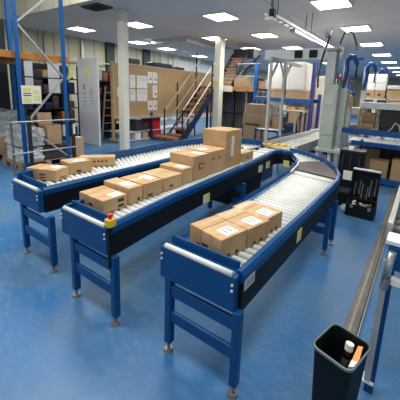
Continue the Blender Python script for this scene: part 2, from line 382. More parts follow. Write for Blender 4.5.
carton_c('narrow flat carton without a label, middle left on the right conveyor', -1.077, 1.813, .112, .235, .868, -.19, None, (), 'card2')
carton_c('narrow flat carton without a label, rear left on the right conveyor', -1.083, 2.04, .112, .205, .862, -.12, None, (), 'card')
gB = 'cartons on the middle conveyor'
carton('flat carton with a white label, frontmost on the middle conveyor beside the emergency stop', -2.235, -2.025, 1.38, 1.62, Z, .845, gB, 0, (.45, .9, .45, .9), [('f', .05, .3, .3, .5), ('r', .6, .85, .55, .8), ('r', .6, .85, .15, .35)], 'card2')
carton('narrow plain carton at the front left corner of the middle conveyor', -2.38, -2.24, 1.39, 1.63, Z, .842, gB, 0, None, (), 'card')
carton('flat carton with a white top label, second back on the middle conveyor', -2.40, -2.035, 1.65, 1.80, Z, .88, gB, 0, (.45, .85, .2, .85), [('r', .6, .8, .1, .3)], 'card2')
carton('flat carton third back on the middle conveyor, white label strip along its top', -2.38, -2.045, 1.82, 2.07, Z, .878, gB, 0, (.3, .8, .55, .9), [('r', .2, .45, .1, .25)], 'card')
carton('flat plain carton fourth back on the middle conveyor, in front of the bigger cartons', -2.40, -2.06, 2.10, 2.38, Z, .87, gB, 0, None, [('r', .3, .5, .2, .35)], 'card2')
carton('low carton with a white top label, against the front of the first big carton', -2.42, -2.07, 2.40, 2.57, Z, .905, gB, 0, (.5, .9, .2, .8), (), 'card2')
carton('big carton with a black square mark on its side, centre of the middle conveyor', -2.44, -2.075, 2.585, 2.88, Z, 1.015, gB, 0, (.5, .95, .5, .9), [('r', .35, .65, .42, .46), ('r', .35, .65, .62, .66), ('r', .35, .40, .42, .66), ('r', .68, .72, .55, .62)], 'card')
carton('medium carton with upright marks, between the big carton and the tallest one', -2.46, -2.095, 2.90, 3.28, Z, 1.02, gB, 0, (.35, .65, .1, .5), [('r', .25, .32, .6, .7), ('r', .6, .67, .6, .7)], 'card2')
carton('tallest carton on the middle conveyor, white strip down its side', -2.50, -2.115, 3.31, 3.73, Z, 1.24, gB, 0, None, [('f', .48, .54, .30, .42), ('f', .66, .72, .30, .42), ('w', .33, .50, .30, .85)], 'card')
carton('small carton farthest back on the middle conveyor, behind the tallest carton', -2.42, -2.13, 3.80, 4.15, Z, .865, gB, 0, (.2, .6, .2, .7), [('r', .4, .6, .3, .5)], 'card2')
gA = 'cartons on the left conveyor'
def carton_at(label, cx, cy, w, d, z1, rot, *a): return carton(label, cx-w/2, cx+w/2, cy-d/2, cy+d/2, Z, z1, gA, rot, *a)
carton_at('flat carton with black print on its front, foremost on the left conveyor', -3.28, 1.63, .23, .21, .852, .42, (.4, .8, .4, .9), [('f', .12, .45, .45, .58), ('f', .14, .42, .18, .28), ('r', .3, .7, .15, .25)], 'card2')
carton_at('narrow plain carton at the front left corner of the left conveyor', -3.452, 1.555, .125, .20, .85, .42, None, (), 'card')
carton_at('squarish carton with a white top label, second back on the left conveyor', -3.38, 1.955, .24, .27, .866, -.10, (.45, .85, .3, .8), [('r', .3, .5, .1, .3)], 'card')
carton_at('long carton with a printed line on its side, third back on the left conveyor', -3.455, 2.30, .43, .16, .85, .9, None, [('f', .38, .45, .45, .62), ('f', .50, .56, .45, .62), ('f', .60, .67, .45, .62), ('f', .71, .78, .45, .62)], 'card2', 'x')

# ------------------------------------------------------------------ waste bin and what is in it
def ring(c, w, d, z, r, a, n=5):
    pts = []
    for sx, sy, t0 in ((1, 1, 0), (-1, 1, 90), (-1, -1, 180), (1, -1, 270)):
        for k in range(n):
            t = math.radians(t0+90*k/(n-1)); pts.append(Vector((sx*(w/2-r)+r*math.cos(t), sy*(d/2-r)+r*math.sin(t), 0)))
    m = Matrix.Rotation(a, 3, 'Z'); return [m @ p+Vector((c[0], c[1], z)) for p in pts]
bc = (-.175, 1.475); ba = -.25
wb = thing('waste_bin', 'dark green plastic waste bin at the bottom right', 'bin', (bc[0], bc[1], 0))
rs = [ring(bc, .16, .19, .005, .03, ba), ring(bc, .20, .235, .50, .035, ba), ring(bc, .192, .227, .50, .033, ba), ring(bc, .152, .182, .02, .028, ba)]
n = len(rs[0]); m_ = MB(); vs = [p for r in rs for p in r]; fs = [tuple(range(n-1, -1, -1)), tuple(3*n+i for i in range(n))]
for k in range(3): fs += [(k*n+i, k*n+(i+1) % n, (k+1)*n+(i+1) % n, (k+1)*n+i) for i in range(n)]
m_.add(vs, fs).build('bin_body', 'bin', wb, smooth=False)
rs = [ring(bc, .212, .247, .490, .04, ba), ring(bc, .212, .247, .503, .04, ba), ring(bc, .200, .235, .505, .034, ba), ring(bc, .200, .235, .490, .034, ba)]
m_ = MB(); vs = [p for r in rs for p in r]; fs = []
for k in range(4): fs += [(k*n+i, k*n+(i+1) % n, ((k+1) % 4)*n+(i+1) % n, ((k+1) % 4)*n+i) for i in range(n)]
m_.add(vs, fs).build('rim', 'binrim', wb)
bt = thing('drink_bottle', 'dark drink bottle with a pale cap leaning inside the waste bin', 'bottle', (-.13, 1.5, .03))
MB().cyl((-.165, 1.49, .03), (-.150, 1.535, .40), .026, 16).cyl((-.150, 1.535, .40), (-.148, 1.540, .44), .026, 16, .013).build('bottle_body', 'black', bt, smooth=True)
MB().cyl((-.148, 1.540, .44), (-.146, 1.545, .475), .021, 16).build('bottle_cap', 'paper', bt)
pk = thing('paper_packet', 'crumpled orange and white packet standing inside the waste bin', 'packet', (-.10, 1.45, .2))
MB().add([(-.135, 1.415, .15), (-.105, 1.415, .15), (-.105, 1.50, .15), (-.135, 1.50, .15), (-.122, 1.45, .45), (-.088, 1.455, .465), (-.085, 1.55, .488), (-.108, 1.55, .48)], [(3,2,1,0), (4,5,6,7), (0,1,5,4), (1,2,6,5), (2,3,7,6), (3,0,4,7)]).build('packet_body', 'pegcard', pk)
MB().add([(-.138, 1.40, .15), (-.112, 1.40, .15), (-.112, 1.412, .15), (-.138, 1.412, .15), (-.126, 1.415, .455), (-.088, 1.42, .47), (-.086, 1.449, .478), (-.120, 1.449, .468)], [(3,2,1,0), (4,5,6,7), (0,1,5,4), (1,2,6,5), (2,3,7,6), (3,0,4,7)]).build('packet_flap', 'paper', pk)

# ------------------------------------------------------------------ floor trunking and the conveyor end on the right
tr = thing('floor_trunking', 'worn grey steel cable trunking running along the floor at the right', 'cable trunking', (-.22, 4.3, 0))
B(-.27, -.175, 1.75, 6.75, 0, .045).build('channel', 'trunk', tr, .004)
B(-.262, -.185, 1.75, 6.75, .045, .050).build('lid', 'trunk', tr)
B(-.235, -.215, 1.75, 6.75, .050, .056).build('lid_ridge', 'zinc', tr)
B(-.172, -.165, 1.75, 6.75, 0, .012).build('sealant_strip', 'paper', tr)
rc = thing('roller_conveyor', 'steel-railed conveyor end with a blue leg at the right edge of the photo', 'conveyor', (.1, 1.8, 0))
lg = B(-.034, -.010, 1.80, 1.85, .06, .88).build('leg', 'blue', rc, .004)
B(-.068, -.034, 1.785, 1.80, .078, .88).build('lit_leg_face', 'alu', lg, .003)  # bright reflection on the leg's left side, put in as pale metal
B(-.062, -.012, 1.79, 1.855, 0, .065).build('foot_sleeve', 'blue', lg, .004)
B(-.076, -.014, 1.782, 1.852, .066, .078).build('white_collar', 'paper', lg)
B(.44, .485, 1.785, 1.83, .02, .88).build('leg', 'blue', rc, .004)
B(-.055, .5, 1.77, 1.80, .84, .975).build('end_bracket', 'blue', rc, .005)
B(-.07, .5, 1.77, 1.90, .98, 1.005).build('end_plate', 'white', rc, .004)
MB().cyl((-.048, 1.745, .735), (-.036, 1.745, .80), .022, 14).build('cylinder_cap', 'zinc', rc)
MB().cyl((-.046, 1.745, .78), (-.030, 1.745, .955), .019, 16).build('cylinder', 'steel', rc, smooth=True)
B(-.02, .3, 1.74, 1.79, .77, .80).build('bracket_plate', 'white', rc)
B(-.085, -.055, 1.95, 6.2, .93, 1.04).build('side_rail', 'alu', rc, .004)
B(.45, .49, 1.9, 6.2, .93, 1.04).build('side_rail', 'alu', rc, .004)
for k in range(40): MB().cyl((-.055, 2.0+k*.104, .99), (.45, 2.0+k*.104, .98), .024, 8).build('roller', 'steel', rc, smooth=True)
for x in (-.03, .46): B(x-.022, x+.022, 5.9, 5.95, 0, .93).build('leg', 'blue', rc)

# ------------------------------------------------------------------ tool case and cases behind the right conveyor
tcx = thing('tool_case', 'open black tool case on the floor, lid of tools raised', 'tool case', (-.58, 4.8, 0))
bb = MB(); bb.box(-.78, -.39, 4.66, 4.95, .01, .03).box(-.78, -.39, 4.66, 4.68, .03, .19).box(-.78, -.39, 4.93, 4.95, .03, .19).box(-.78, -.76, 4.68, 4.93, .03, .19).box(-.41, -.39, 4.68, 4.93, .03, .19)
bs = bb.build('case_base', 'black', tcx, .004)
for x in (-.70, -.46): B(x-.02, x+.02, 4.65, 4.66, .14, .19).build('latch', 'steel', bs)
B(-.76, -.41, 4.68, 4.93, .10, .12).build('tray', 'darkmetal', tcx)
ld = MB(); ld.box(-.78, -.40, 4.97, 4.99, .20, .67)
for a in ((-.78, -.76, 4.91, 4.97, .20, .67), (-.42, -.40, 4.91, 4.97, .20, .67), (-.76, -.42, 4.91, 4.97, .65, .67), (-.76, -.42, 4.91, 4.97, .20, .22)): ld.box(*a)
ld.build('case_lid', 'black', tcx, .004)
B(-.78, -.40, 4.90, 5.0, .67, .685).build('lid_edge', 'alu', tcx)
for k in range(9):
    x = -.735+k*.036; z0 = random.uniform(.28, .4); h = random.uniform(.12, .22)
    MB().cyl((x, 4.955, z0), (x+.01, 4.955, z0+h), .008, 8).cyl((x, 4.955, z0-.06), (x, 4.955, z0), .013, 8).build('hand_tool', ('steel', 'darkmetal', 'zinc')[k % 3], tcx)
for k in range(11):
    x = random.uniform(-.74, -.44); y = random.uniform(4.70, 4.9); a = random.uniform(0, 3)
    MB().bar((x, y, .15), (x+.06*math.cos(a), y+.05*math.sin(a), .175), .025).build('loose_tool', ('steel', 'paper', 'wood', 'darkmetal')[k % 4], tcx)
ec = thing('equipment_case', 'tall black equipment case with a white label, behind the open tool case', 'case', (-.9, 5.5, 0))
B(-1.1, -.72, 5.36, 5.62, .02, .85).build('case_body', 'black', ec, .01)
B(-1.11, -.71, 5.35, 5.63, .85, .88).build('lid', 'darkmetal', ec, .006)
B(-1.0, -.86, 5.343, 5.35, .37, .53).build('white_label', 'paper', ec)
for x in (-1.05, -.93, -.79): B(x, x+.025, 5.345, 5.36, .56, .80).build('rib', 'darkmetal', ec)
B(-.98, -.90, 5.40, 5.5, .88, .93).build('white_cap', 'paper', ec)
sb = thing('storage_box', 'small black lidded box on the floor left of the open tool case', 'box', (-.94, 5.15, 0))
B(-1.06, -.83, 5.02, 5.28, 0, .22).build('box_body', 'black', sb, .008); B(-1.07, -.82, 5.01, 5.29, .22, .25).build('lid', 'darkmetal', sb, .005)
pb = bmesh.new(); bmesh.ops.create_icosphere(pb, subdivisions=3, radius=.06)
for v_ in pb.verts: v_.co *= random.uniform(.75, 1.2); v_.co.z *= .9; v_.co += Vector((-.82, 4.83, .055)); v_.co.z = max(v_.co.z, .002)
mb = MB(); pb.verts.ensure_lookup_table(); mb.add([v_.co for v_ in pb.verts], [tuple(q.index for q in f.verts) for f in pb.faces]); pb.free()
tag(mb.build('plastic_bag', 'clear', loc=(-.82, 4.83, 0)), 'crumpled clear plastic bag on the floor beside the open tool case', 'plastic bag')

# ------------------------------------------------------------------ guard frame, cable tray, machine tower
gf = thing('guard_frame', 'tall aluminium guard frame with branched posts standing along the far conveyor', 'machine frame', (-2.6, 6.2, 0))
for y in (5.6, 6.3):
    p = B(-2.64, -2.59, y-.025, y+.025, 0, 2.44).build('post', 'alu', gf, .004)
    MB().bar((-2.615, y, 2.05), (-2.615, y+.36, 2.44), .04).build('knee_brace', 'alu', p)
    if y > 6: MB().bar((-2.615, y, 2.1), (-2.615, y-.3, 2.44), .03).build('knee_brace', 'alu', p)
B(-2.64, -2.60, 7.2, 7.24, 0, 1.3).build('post', 'alu', gf)
B(-2.635, -2.60, 5.6, 7.2, .80, .85).build('bottom_rail', 'darkmetal', gf)
B(-3.05, -1.42, 6.15, 6.3, 2.47, 2.67).build('top_beam', 'white', gf, .01)
for x in (-2.28, -1.98): B(x-.075, x+.075, 6.09, 6.15, 2.49, 2.63).build('camera_housing', 'black', gf, .006)
B(-2.64, -2.58, 5.55, 7.2, 2.40, 2.46).build('side_beam', 'alu', gf)
tw = thing('machine_tower', 'pale green control tower with a beacon at the conveyor curve', 'machine', (-1.48, 5.8, 0))
for x in (-1.58, -1.36):
    for y in (5.75, 5.95): B(x-.03, x+.03, y-.04, y+.04, 0, .8).build('leg', 'panelgrey', tw)
B(-1.58, -1.33, 5.7, 5.98, .78, 1.96).build('cabinet', 'machine', tw, .012)
B(-1.56, -1.35, 5.69, 5.7, 1.05, 1.9).build('cabinet_door', 'machine', tw, .004)
B(-1.53, -1.40, 5.682, 5.69, 1.60, 1.82).build('control_panel', 'alu', tw)
B(-1.33, -1.20, 5.85, 5.98, 1.2, 1.9).build('side_cabinet', 'machine', tw, .01)
B(-1.62, -1.0, 5.66, 6.0, .73, .79).build('base_plate', 'machine', tw, .006)
B(-1.60, -1.44, 5.75, 5.95, 1.96, 2.56).build('mast', 'alu', tw, .006)
B(-1.63, -1.41, 5.7, 6.0, 2.56, 2.60).build('mast_cap', 'machine', tw)
for z0, z1, m in ((1.96, 2.02, 'green'), (2.02, 2.11, 'red'), (2.11, 2.15, 'white')): MB().cyl((-1.34, 5.78, z0), (-1.34, 5.78, z1), .02, 12).build('beacon_segment', m, tw)
ty = thing('cable_tray', 'white cable tray slung under the ceiling at top right', 'cable tray', (-2.65, 7.5, 3.2))
b_ = MB()
for x in (-2.71, -2.57): b_.box(x-.015, x+.015, 5.35, 9.9, 3.17, 3.215)
b_.build('tray_rail', 'white', ty)
for k in range(14): B(-2.71, -2.57, 5.5+k*.32, 5.55+k*.32, 3.17, 3.19).build('rung', 'alu', ty)
for y in (5.6, 7.6, 9.4):
    for x in (-2.71, -2.57): MB().cyl((x, y, 3.2), (x, y, H), .008, 6).build('hanger_rod', 'darkmetal', ty)
B(-2.70, -2.58, 6.6, 7.9, 3.09, 3.17).build('junction_box', 'alu', ty)
MB().cyl((-2.85, 4.9, 3.5), (-2.88, 10.2, 3.5), .014, 8).build('conduit', 'alu', ty)
for y in (5.4, 8.0, 10.0): MB().cyl((-2.86, y, 3.5), (-2.86, y, H), .006, 6).build('hanger_rod', 'darkmetal', ty)
sp = thing('ceiling_speaker', 'small black device on a white bracket under the ceiling at top right', 'camera', (-2.5, 5.2, 3.1))
B(-2.53, -2.43, 5.15, 5.27, 3.08, 3.22).build('body', 'black', sp, .01)
MB().cyl((-2.48, 5.2, 3.22), (-2.52, 5.2, H), .012, 8).build('stem', 'darkmetal', sp); B(-2.58, -2.44, 5.12, 5.3, 3.03, 3.08).build('bracket', 'white', sp)
cb = MB().tube([(-1.95, 6.9, 3.0), (-1.75, 6.4, 3.02), (-1.66, 6.0, 2.85), (-1.67, 5.68, 2.4), (-1.68, 5.6, 2.05), (-1.66, 5.58, 1.9)], .018).build('cable', 'darkmetal', loc=(-1.66, 5.58, 1.9)); tag(cb, 'dark cable looping down to the pale green control tower', 'cable')
cb = MB().tube([(-1.7, 6.95, 2.85), (-1.6, 6.9, 3.12), (-1.45, 6.9, 3.05), (-1.35, 6.9, 2.8), (-1.33, 6.8, 2.7)], .016).build('cable', 'darkmetal', loc=(-1.7, 6.9, 2.8)); tag(cb, 'dark cable arching above the top of the control tower', 'cable')

# blue hose hoists beyond the tower
def hoist(x, y, s, label):
    t = thing('hose_hoist', label, 'hoist', (x, y, 0), 'blue hose hoists')
    B(x-.05*s, x+.05*s, y-.04, y+.04, 0, 2.55).build('post', 'panelgrey', t)
    MB().tube([(x-.02, y-.12, 1.95), (x+.02, y-.12, 2.15), (x+.04, y-.12, 2.35), (x+.02, y-.12, 2.5), (x+.07*s, y-.12, 2.64), (x+.14*s, y-.12, 2.62), (x+.2*s, y-.12, 2.45)], .04*s, 10).build('blue_hose', 'bluehose', t, smooth=True)
    MB().cyl((x+.2*s, y-.12, 2.45), (x+.2*s, y-.12, 2.15), .02, 8).build('hanging_handle', 'darkmetal', t)
    B(x-.03, x+.28*s, y-.04, y+.04, 2.55, 2.6).build('arm', 'rackblue', t)
hoist(-1.58, 7.3, 1.15, 'blue hose hoist nearest, just right of the control tower')
hoist(-1.42, 8.9, 1.15, 'blue hose hoist second beyond the control tower')
hoist(-1.36, 10.8, 1.1, 'blue hose hoist farthest beyond the control tower')

# ------------------------------------------------------------------ packing bench on the right
be = thing('packing_bench', 'long packing bench with two blue beams, at the right behind the tool case', 'bench', (-.4, 7.1, 0))
for x in (-1.0, .9):
    for y in (6.85, 7.5): B(x-.025, x+.025, y-.025, y+.025, 0, .9).build('leg', 'navy', be)
B(-1.2, 1.2, 6.80, 6.84, .775, .865).build('front_beam', 'rackblue', be, .004)
B(-1.25, 1.2, 6.84, 7.5, .84, .875).build('bench_top', 'whitestrip', be)
B(-1.6, 1.2, 7.5, 7.55, .93, 1.06).build('rear_beam', 'rackblue', be, .004)
B(-1.0, 1.2, 7.49, 7.5, .14, .84).build('back_panel', 'darkitem', be)
B(-1.0, 1.2, 6.86, 7.5, .10, .14).build('lower_shelf', 'rackblue', be)
B(-1.0, 1.2, 6.80, 6.85, .04, .14).build('lower_beam', 'rackblue', be)
B(-1.25, 1.2, 7.55, 7.95, 1.52, 1.66).build('top_shelf', 'whitestrip', be, .01)
for x in (-1.22, -.86, .9): B(x-.02, x+.02, 7.56, 7.6, .9, 1.52).build('upright', 'wood', be)
B(-.82, 1.2, 7.62, 7.66, 1.0, 1.52).build('dark_back_panel', 'darkmetal', be)
B(-1.22, -.86, 7.6, 7.95, 1.22, 1.25).build('pigeonhole_shelf', 'brown', be)
gU = 'cartons under the packing bench'
carton('brown carton on the bench lower shelf, right of the tool case lid', -.80, -.46, 6.9, 7.25, .14, .49, gU, 0, None, (), 'card')
carton('brown carton on the bench lower shelf, cut by the right edge of the photo', -.40, -.02, 6.88, 7.25, .14, .56, gU, 0, None, (), 'card2')
carton('upright brown carton deep under the bench, above the tool case lid', -.98, -.68, 7.27, 7.46, .142, .66, gU, 0, None, (), 'brown')
tag(B(-1.12, -.88, 6.88, 7.0, .14, .70).build('cardboard_divider', 'brown', loc=(-1, 6.9, .14)), 'brown cardboard panel standing at the left end under the bench', 'cardboard')
carton('flat brown carton in the upper pigeonhole left of the dark bench panel', -1.18, -.9, 7.62, 7.9, 1.25, 1.42, 'cartons in the bench pigeonholes', 0, None, (), 'brown')
carton('flat brown carton in the lower pigeonhole left of the dark bench panel', -1.18, -.92, 7.62, 7.9, 1.06, 1.20, 'cartons in the bench pigeonholes', 0, None, (), 'card')
tag(B(-1.05, -.72, 6.95, 7.15, .875, .89).build('paper_stack', 'paper', loc=(-.9, 7.05, .875)), 'white paper stack lying on the left of the packing bench top', 'paper')
tag(MB().tube([(-.62, 7.60, 1.05), (-.55, 7.59, 1.12), (-.5, 7.59, 1.25), (-.42, 7.59, 1.2), (-.38, 7.59, 1.05)], .012).build('cable', 'paper', loc=(-.5, 7.6, 1.05)), 'white cable hanging in front of the dark bench panel', 'cable')
# shelving unit with cartons beyond the bench
gS = 'cartons stacked beyond the packing bench'
su = thing('shelving_unit', 'pale shelving unit beyond the packing bench carrying white topped cartons', 'shelving', (-1., 9.7, 0))
for x in (-1.56, -.9, -.2):
    for y in (9.5, 10.1): B(x-.02, x+.02, y-.02, y+.02, 0, 1.78).build('upright', 'alu', su)
for z in (.5, 1.1, 1.72): B(-1.58, -.18, 9.48, 10.12, z, z+.04).build('shelf', 'panelgrey', su)
for r_, (z0, z1, m) in enumerate(((1.765, 1.98, 'card'), (1.985, 2.18, 'paper'), (2.185, 2.42, 'paper'))):
    for k, (x0, x1) in enumerate(((-1.52, -1.25), (-1.24, -.98))):
        carton('%s carton %s of the stack seen above the bench shelf, %s column' % (('brown', 'white topped', 'white')[r_], ('at the bottom', 'in the middle', 'at the top')[r_], ('left', 'right')[k]), x0, x1, 9.52, 9.9, z0, z1, gS, 0, None, [('f', .3, .6, .3, .6)] if r_ == 0 else (), m, None)
carton('brown carton right of the white stack above the bench shelf', -.93, -.2, 9.52, 9.95, 1.765, 2.02, gS, 0, None, (), 'card2')
tag(B(-.94, -.2, 9.5, 9.97, 2.02, 2.12).build('white_lid', 'paper', loc=(-.6, 9.7, 2.02), bevel=.01), 'white lid lying on the brown carton right of the white stack', 'lid')
cr = thing('wire_crate', 'orange brown crate of parts on a post between tower and white cartons', 'crate', (-1.58, 8.0, 0))
B(-1.70, -1.45, 7.85, 8.15, 1.55, 1.78).build('crate_body', 'wood', cr, .01)
for k in range(5): B(-1.69+k*.048, -1.66+k*.048, 7.9, 8.07, 1.78, 1.84+.02*(k % 3)).build('part_in_crate', ('redpaint', 'darkmetal', 'pegcard', 'steel', 'ink')[k], cr)
B(-1.64, -1.5, 7.95, 8.05, 0, 1.55).build('crate_post', 'alu', cr)
tb = thing('parts_trolley', 'grey trolley of parts standing beyond the control tower', 'trolley', (-1.5, 8.4, 0))
for z in (.3, .8, 1.3): B(-1.75, -1.15, 8.25, 8.65, z, z+.03).build('shelf', 'panelgrey', tb)
for x in (-1.74, -1.16):
    for y in (8.26, 8.64): B(x-.015, x+.015, y-.015, y+.015, 0, 1.6).build('post', 'darkmetal', tb)
B(-1.72, -1.35, 8.27, 8.55, .83, 1.05).build('brown_bin', 'brown', tb); B(-1.7, -1.25, 8.27, 8.55, .33, .6).build('white_bin', 'paper', tb); B(-1.7, -1.3, 8.27, 8.55, 1.33, 1.5).build('white_bin', 'paper', tb)

def far_stock(name, label, glabel, group, x0, x1, y0, y1, h, zs, n):
    t = thing(name, label, 'shelving', ((x0+x1)/2, (y0+y1)/2, 0))
    for k in range(4):
        x = x0+(x1-x0)*k/3
        for y in (y0, y1): B(x-.03, x+.03, y-.03, y+.03, 0, h).build('upright', 'rackblue' if k % 2 else 'navy', t)
    for z in zs: B(x0, x1, y0, y1, z, z+.06).build('shelf', 'alu', t)
    for z in zs:
        for k in range(n):
            w = (x1-x0)/n; xa = x0+w*k+random.uniform(.03, .12)*w; hh = random.uniform(.22, .5)
            o = B(xa, xa+w*random.uniform(.65, .85), y0+.06, y1-.1, z+.061, z+.061+hh).build('stored_carton', random.choice(['brown', 'card', 'paper', 'darkitem', 'brown', 'card2', 'panelgrey', 'navy']), loc=(xa, y0, z+.061), bevel=.01)
            tag(o, glabel, 'stored goods', group)
far_stock('shelving_unit', 'distant shelving of mixed cartons seen beyond the packing bench', 'carton on the distant shelving beyond the packing bench', 'cartons on the distant right shelving', -1.7, 3.0, 13.0, 13.7, 2.1, (.1, .75, 1.35, 1.9), 9)
far_stock('shelving_unit', 'distant shelving of mixed cartons seen through the guard frame', 'carton on the distant shelving seen through the guard frame', 'cartons on the distant centre shelving', -7.6, -2.9, 14.5, 15.2, 2.3, (.1, .75, 1.4, 2.0), 10)

# ------------------------------------------------------------------ pallets and rack in the middle distance
def pallet(root, x0, x1, y0, y1):
    for k in range(5): B(x0+(x1-x0)*k/5, x0+(x1-x0)*(k+.8)/5, y0, y1, .11, .13).build('deck_board', 'wood', root)
    for k in range(3):
        yy = y0+(y1-y0-.1)*k/2; B(x0, x1, yy, yy+.1, .09, .11).build('stringer_board', 'wood', root)
        for q in range(3):
            xx = x0+(x1-x0-.12)*q/2; B(xx, xx+.12, yy, yy+.1, 0, .09).build('block', 'wood', root)
rk = thing('pallet_rack', 'blue pallet rack with a long blue beam behind the guard frame', 'rack', (-4., 9.7, 0))
for x in (-5.0, -3.0):
    for y in (9.55, 10.4): B(x-.05, x+.05, y-.04, y+.04, 0, 2.75 if y < 10 else 1.8).build('upright', 'purple' if x > -4 else 'rackblue', rk)
for y in (9.52, 10.4): B(-5.0, -3.0, y-.03, y+.03, 1.5, 1.63).build('beam', 'rackblue', rk)
for y in (9.52, 10.4): B(-5.0, -3.0, y-.03, y+.03, .5, .6).build('beam', 'rackblue', rk)
B(-5., -3., 9.5, 10.45, 1.63, 1.65).build('shelf_deck', 'wood', rk)
B(-5., -3., 9.5, 10.45, .60, .62).build('shelf_deck', 'wood', rk)
def wrapped(x0, x1, y0, y1, z0, z1, label, m='wrapcream', group='wrapped pallet loads'):
    t = thing('wrapped_load', label, 'pallet load', ((x0+x1)/2, (y0+y1)/2, z0), group)
    B(x0, x1, y0, y1, z0+.2, z1).build('wrapped_stack', m, t, .09)
    B(x0+.03, x1-.03, y0+.02, y1-.02, z0, z0+.22).build('carton_base', 'brown', t)
wrapped(-4.62, -3.98, 9.6, 10.35, 1.65, 2.78, 'cream stretch wrapped load on the blue rack, behind the left guard post')
wrapped(-3.93, -3.28, 9.6, 10.35, 1.65, 2.80, 'cream stretch wrapped load on the blue rack, behind the right guard post')
wrapped(-3.35, -2.75, 10.9, 11.5, .0, 2.45, 'cream stretch wrapped load standing right of the purple rack upright')
for k, (x0, x1, z1, m, l) in enumerate(((-4.9, -4.4, 1.3, 'white', 'white drum carton'), (-4.3, -3.9, 1.0, 'brown', 'dull brown carton'), (-3.8, -3.2, 1.2, 'card', 'pale brown carton'))):
    carton(l+' on the low shelf of the blue rack behind the guard frame', x0, x1, 9.6, 10.2, .62, z1, 'cartons on the low shelf of the blue rack', 0, None, (), m)
pt = thing('purple_trolley', 'purple framed trolley with a dark bundle, behind the guard frame', 'trolley', (-2.95, 8., 0))
for x in (-3.25, -2.72):
    for y in (7.9, 8.3): B(x-.025, x+.025, y-.025, y+.025, .05, 1.32).build('post', 'purple', pt)
B(-3.27, -2.7, 7.88, 8.32, .55, .6).build('shelf', 'panelgrey', pt); B(-3.27, -2.7, 7.88, 8.32, 1.28, 1.33).build('top_rail', 'dullrail', pt)
tag(B(-3.2, -2.85, 7.92, 8.2, .605, .98).build('dark_bundle', 'navy', loc=(-3., 8, .6), bevel=.08), 'dark bundle lying on the purple trolley shelf', 'bundle')
MB().tube([(-2.78, 7.86, .62), (-2.8, 7.86, 1.0), (-2.74, 7.86, 1.2), (-2.66, 7.86, 1.25)], .015).build('hose', 'black', pt)

# brown carton stack behind the tallest box
gK = 'big cartons stacked on a pallet'
pl = thing('wooden_pallet', 'wooden pallet under the brown carton stack behind the tallest boxed carton', 'pallet', (-4.6, 9., 0))
pallet(pl, -5.05, -4.1, 8.75, 9.4)
carton('dull brown carton at the bottom of the three high stack behind the conveyors', -4.95, -4.25, 8.8, 9.3, .13, .68, gK, 0, None, (), 'brown', 'x')
carton('dull brown carton in the middle of the three high stack behind the conveyors', -5.0, -4.25, 8.8, 9.3, .69, 1.08, gK, 0, None, [('f', .12, .85, .05, .2)], 'brown', None)
carton('dull brown carton on top of the three high stack behind the conveyors', -4.92, -4.27, 8.82, 9.3, 1.09, 1.40, gK, 0, None, (), 'brown', None)
tt = thing('work_table', 'low dark table cluttered with papers, right of the brown carton stack', 'table', (-3.7, 8.2, 0))
B(-4.1, -3.3, 7.9, 8.4, .68, .72).build('table_top', 'navy', tt)
for x in (-4.05, -3.35):
    for y in (7.95, 8.35): B(x-.02, x+.02, y-.02, y+.02, 0, .68).build('leg', 'navy', tt)
for k in range(5):
    x = -4.0+k*.13; tag(B(x, x+.14, 7.95, 8.2, .722+.001*k, .735+.012*(k % 2)).rot((x, 8., 0), .3*(k-2)).build('loose_paper', 'paper', loc=(x, 8., .722)), 'white loose papers on the low dark table', 'paper', 'loose papers on the dark table')

# ------------------------------------------------------------------ staircase and platform
st = thing('staircase', 'steel staircase with brown treads and pale handrails climbing away in the centre', 'staircase', (-7.1, 8.6, 0))
N = 9; y0, y1, z1 = 7.72, 9.45, 1.92
sl = lambda y: y-7.53
for k in range(N):
    z = z1*(k+1)/N; y = y0+(y1-y0)*k/(N-1)
    B(-7.40, -6.68, y-.03, y+.20, z-.06, z).build('tread', 'tread', st)
B(-7.75, -6.75, 7.34, 7.6, .10, .16).build('bottom_board', 'tread', st)
for x, h in ((-7.42, .06), (-6.66, .22)):
    MB().bar((x, 7.6, .0), (x, 9.6, 1.93), .04, h).build('stringer', 'navy', st)
for x in (-7.42, -6.66):
    for h in (.42, .95):
        MB().cyl((x, y0-.1, sl(y0-.1)+h), (x, 9.5, sl(9.5)+h), .02, 8).build('handrail', 'rail' if x > -7 else 'dullrail', st)
for x, y, h in ((-7.45, 7.6, 1.1), (-7.45, 8.25, 2.0), (-7.45, 9.3, 3.15), (-6.62, 7.6, 1.1), (-6.62, 9.2, 2.75)):
    MB().cyl((x, y, 0), (x, y, h), .028, 8).build('newel_post', 'darkmetal', st)
pf = thing('platform', 'raised steel platform with an orange edge at the top of the stairs', 'platform', (-6., 10.6, 0))
B(-7.5, -5.1, 9.68, 12.2, 1.86, 1.92).build('deck', 'darkmetal', pf)
B(-6.3, -5.1, 9.65, 9.68, 1.82, 1.95).build('edge_beam', 'orange', pf)
B(-7.5, -6.0, 9.63, 9.65, 1.76, 1.96).build('edge_plate', 'rail', pf)
for x in (-7.4, -6.9, -6.15, -5.6, -5.15):
    B(x-.035, x+.035, 10.0, 10.07, 0, 1.86).build('leg', 'navy' if x < -6 else 'alu', pf)
for x in (-6.1, -5.15): B(x-.02, x+.02, 10.0, 10.04, 1.92, 2.85).build('rail_post', 'darkmetal', pf)
for z in (2.35, 2.8): B(-6.1, -5.1, 10.0, 10.03, z-.02, z+.02).build('guard_rail', 'alu', pf)
cg = MB()
for k in range(22): cg.box(-7.35+k*.10, -7.325+k*.10, 10.3, 10.32, .05, 1.8)
cg.box(-7.4, -5.1, 10.3, 10.32, .9, .95)
cg2 = B(-7.4, -5.1, 10.40, 10.42, .05, 1.8)
tag(cg2.build('back_sheet', 'dullgrey', loc=(-6.2, 10.4, 0)), 'dull grey brown sheet behind the barred cage under the platform', 'panel')
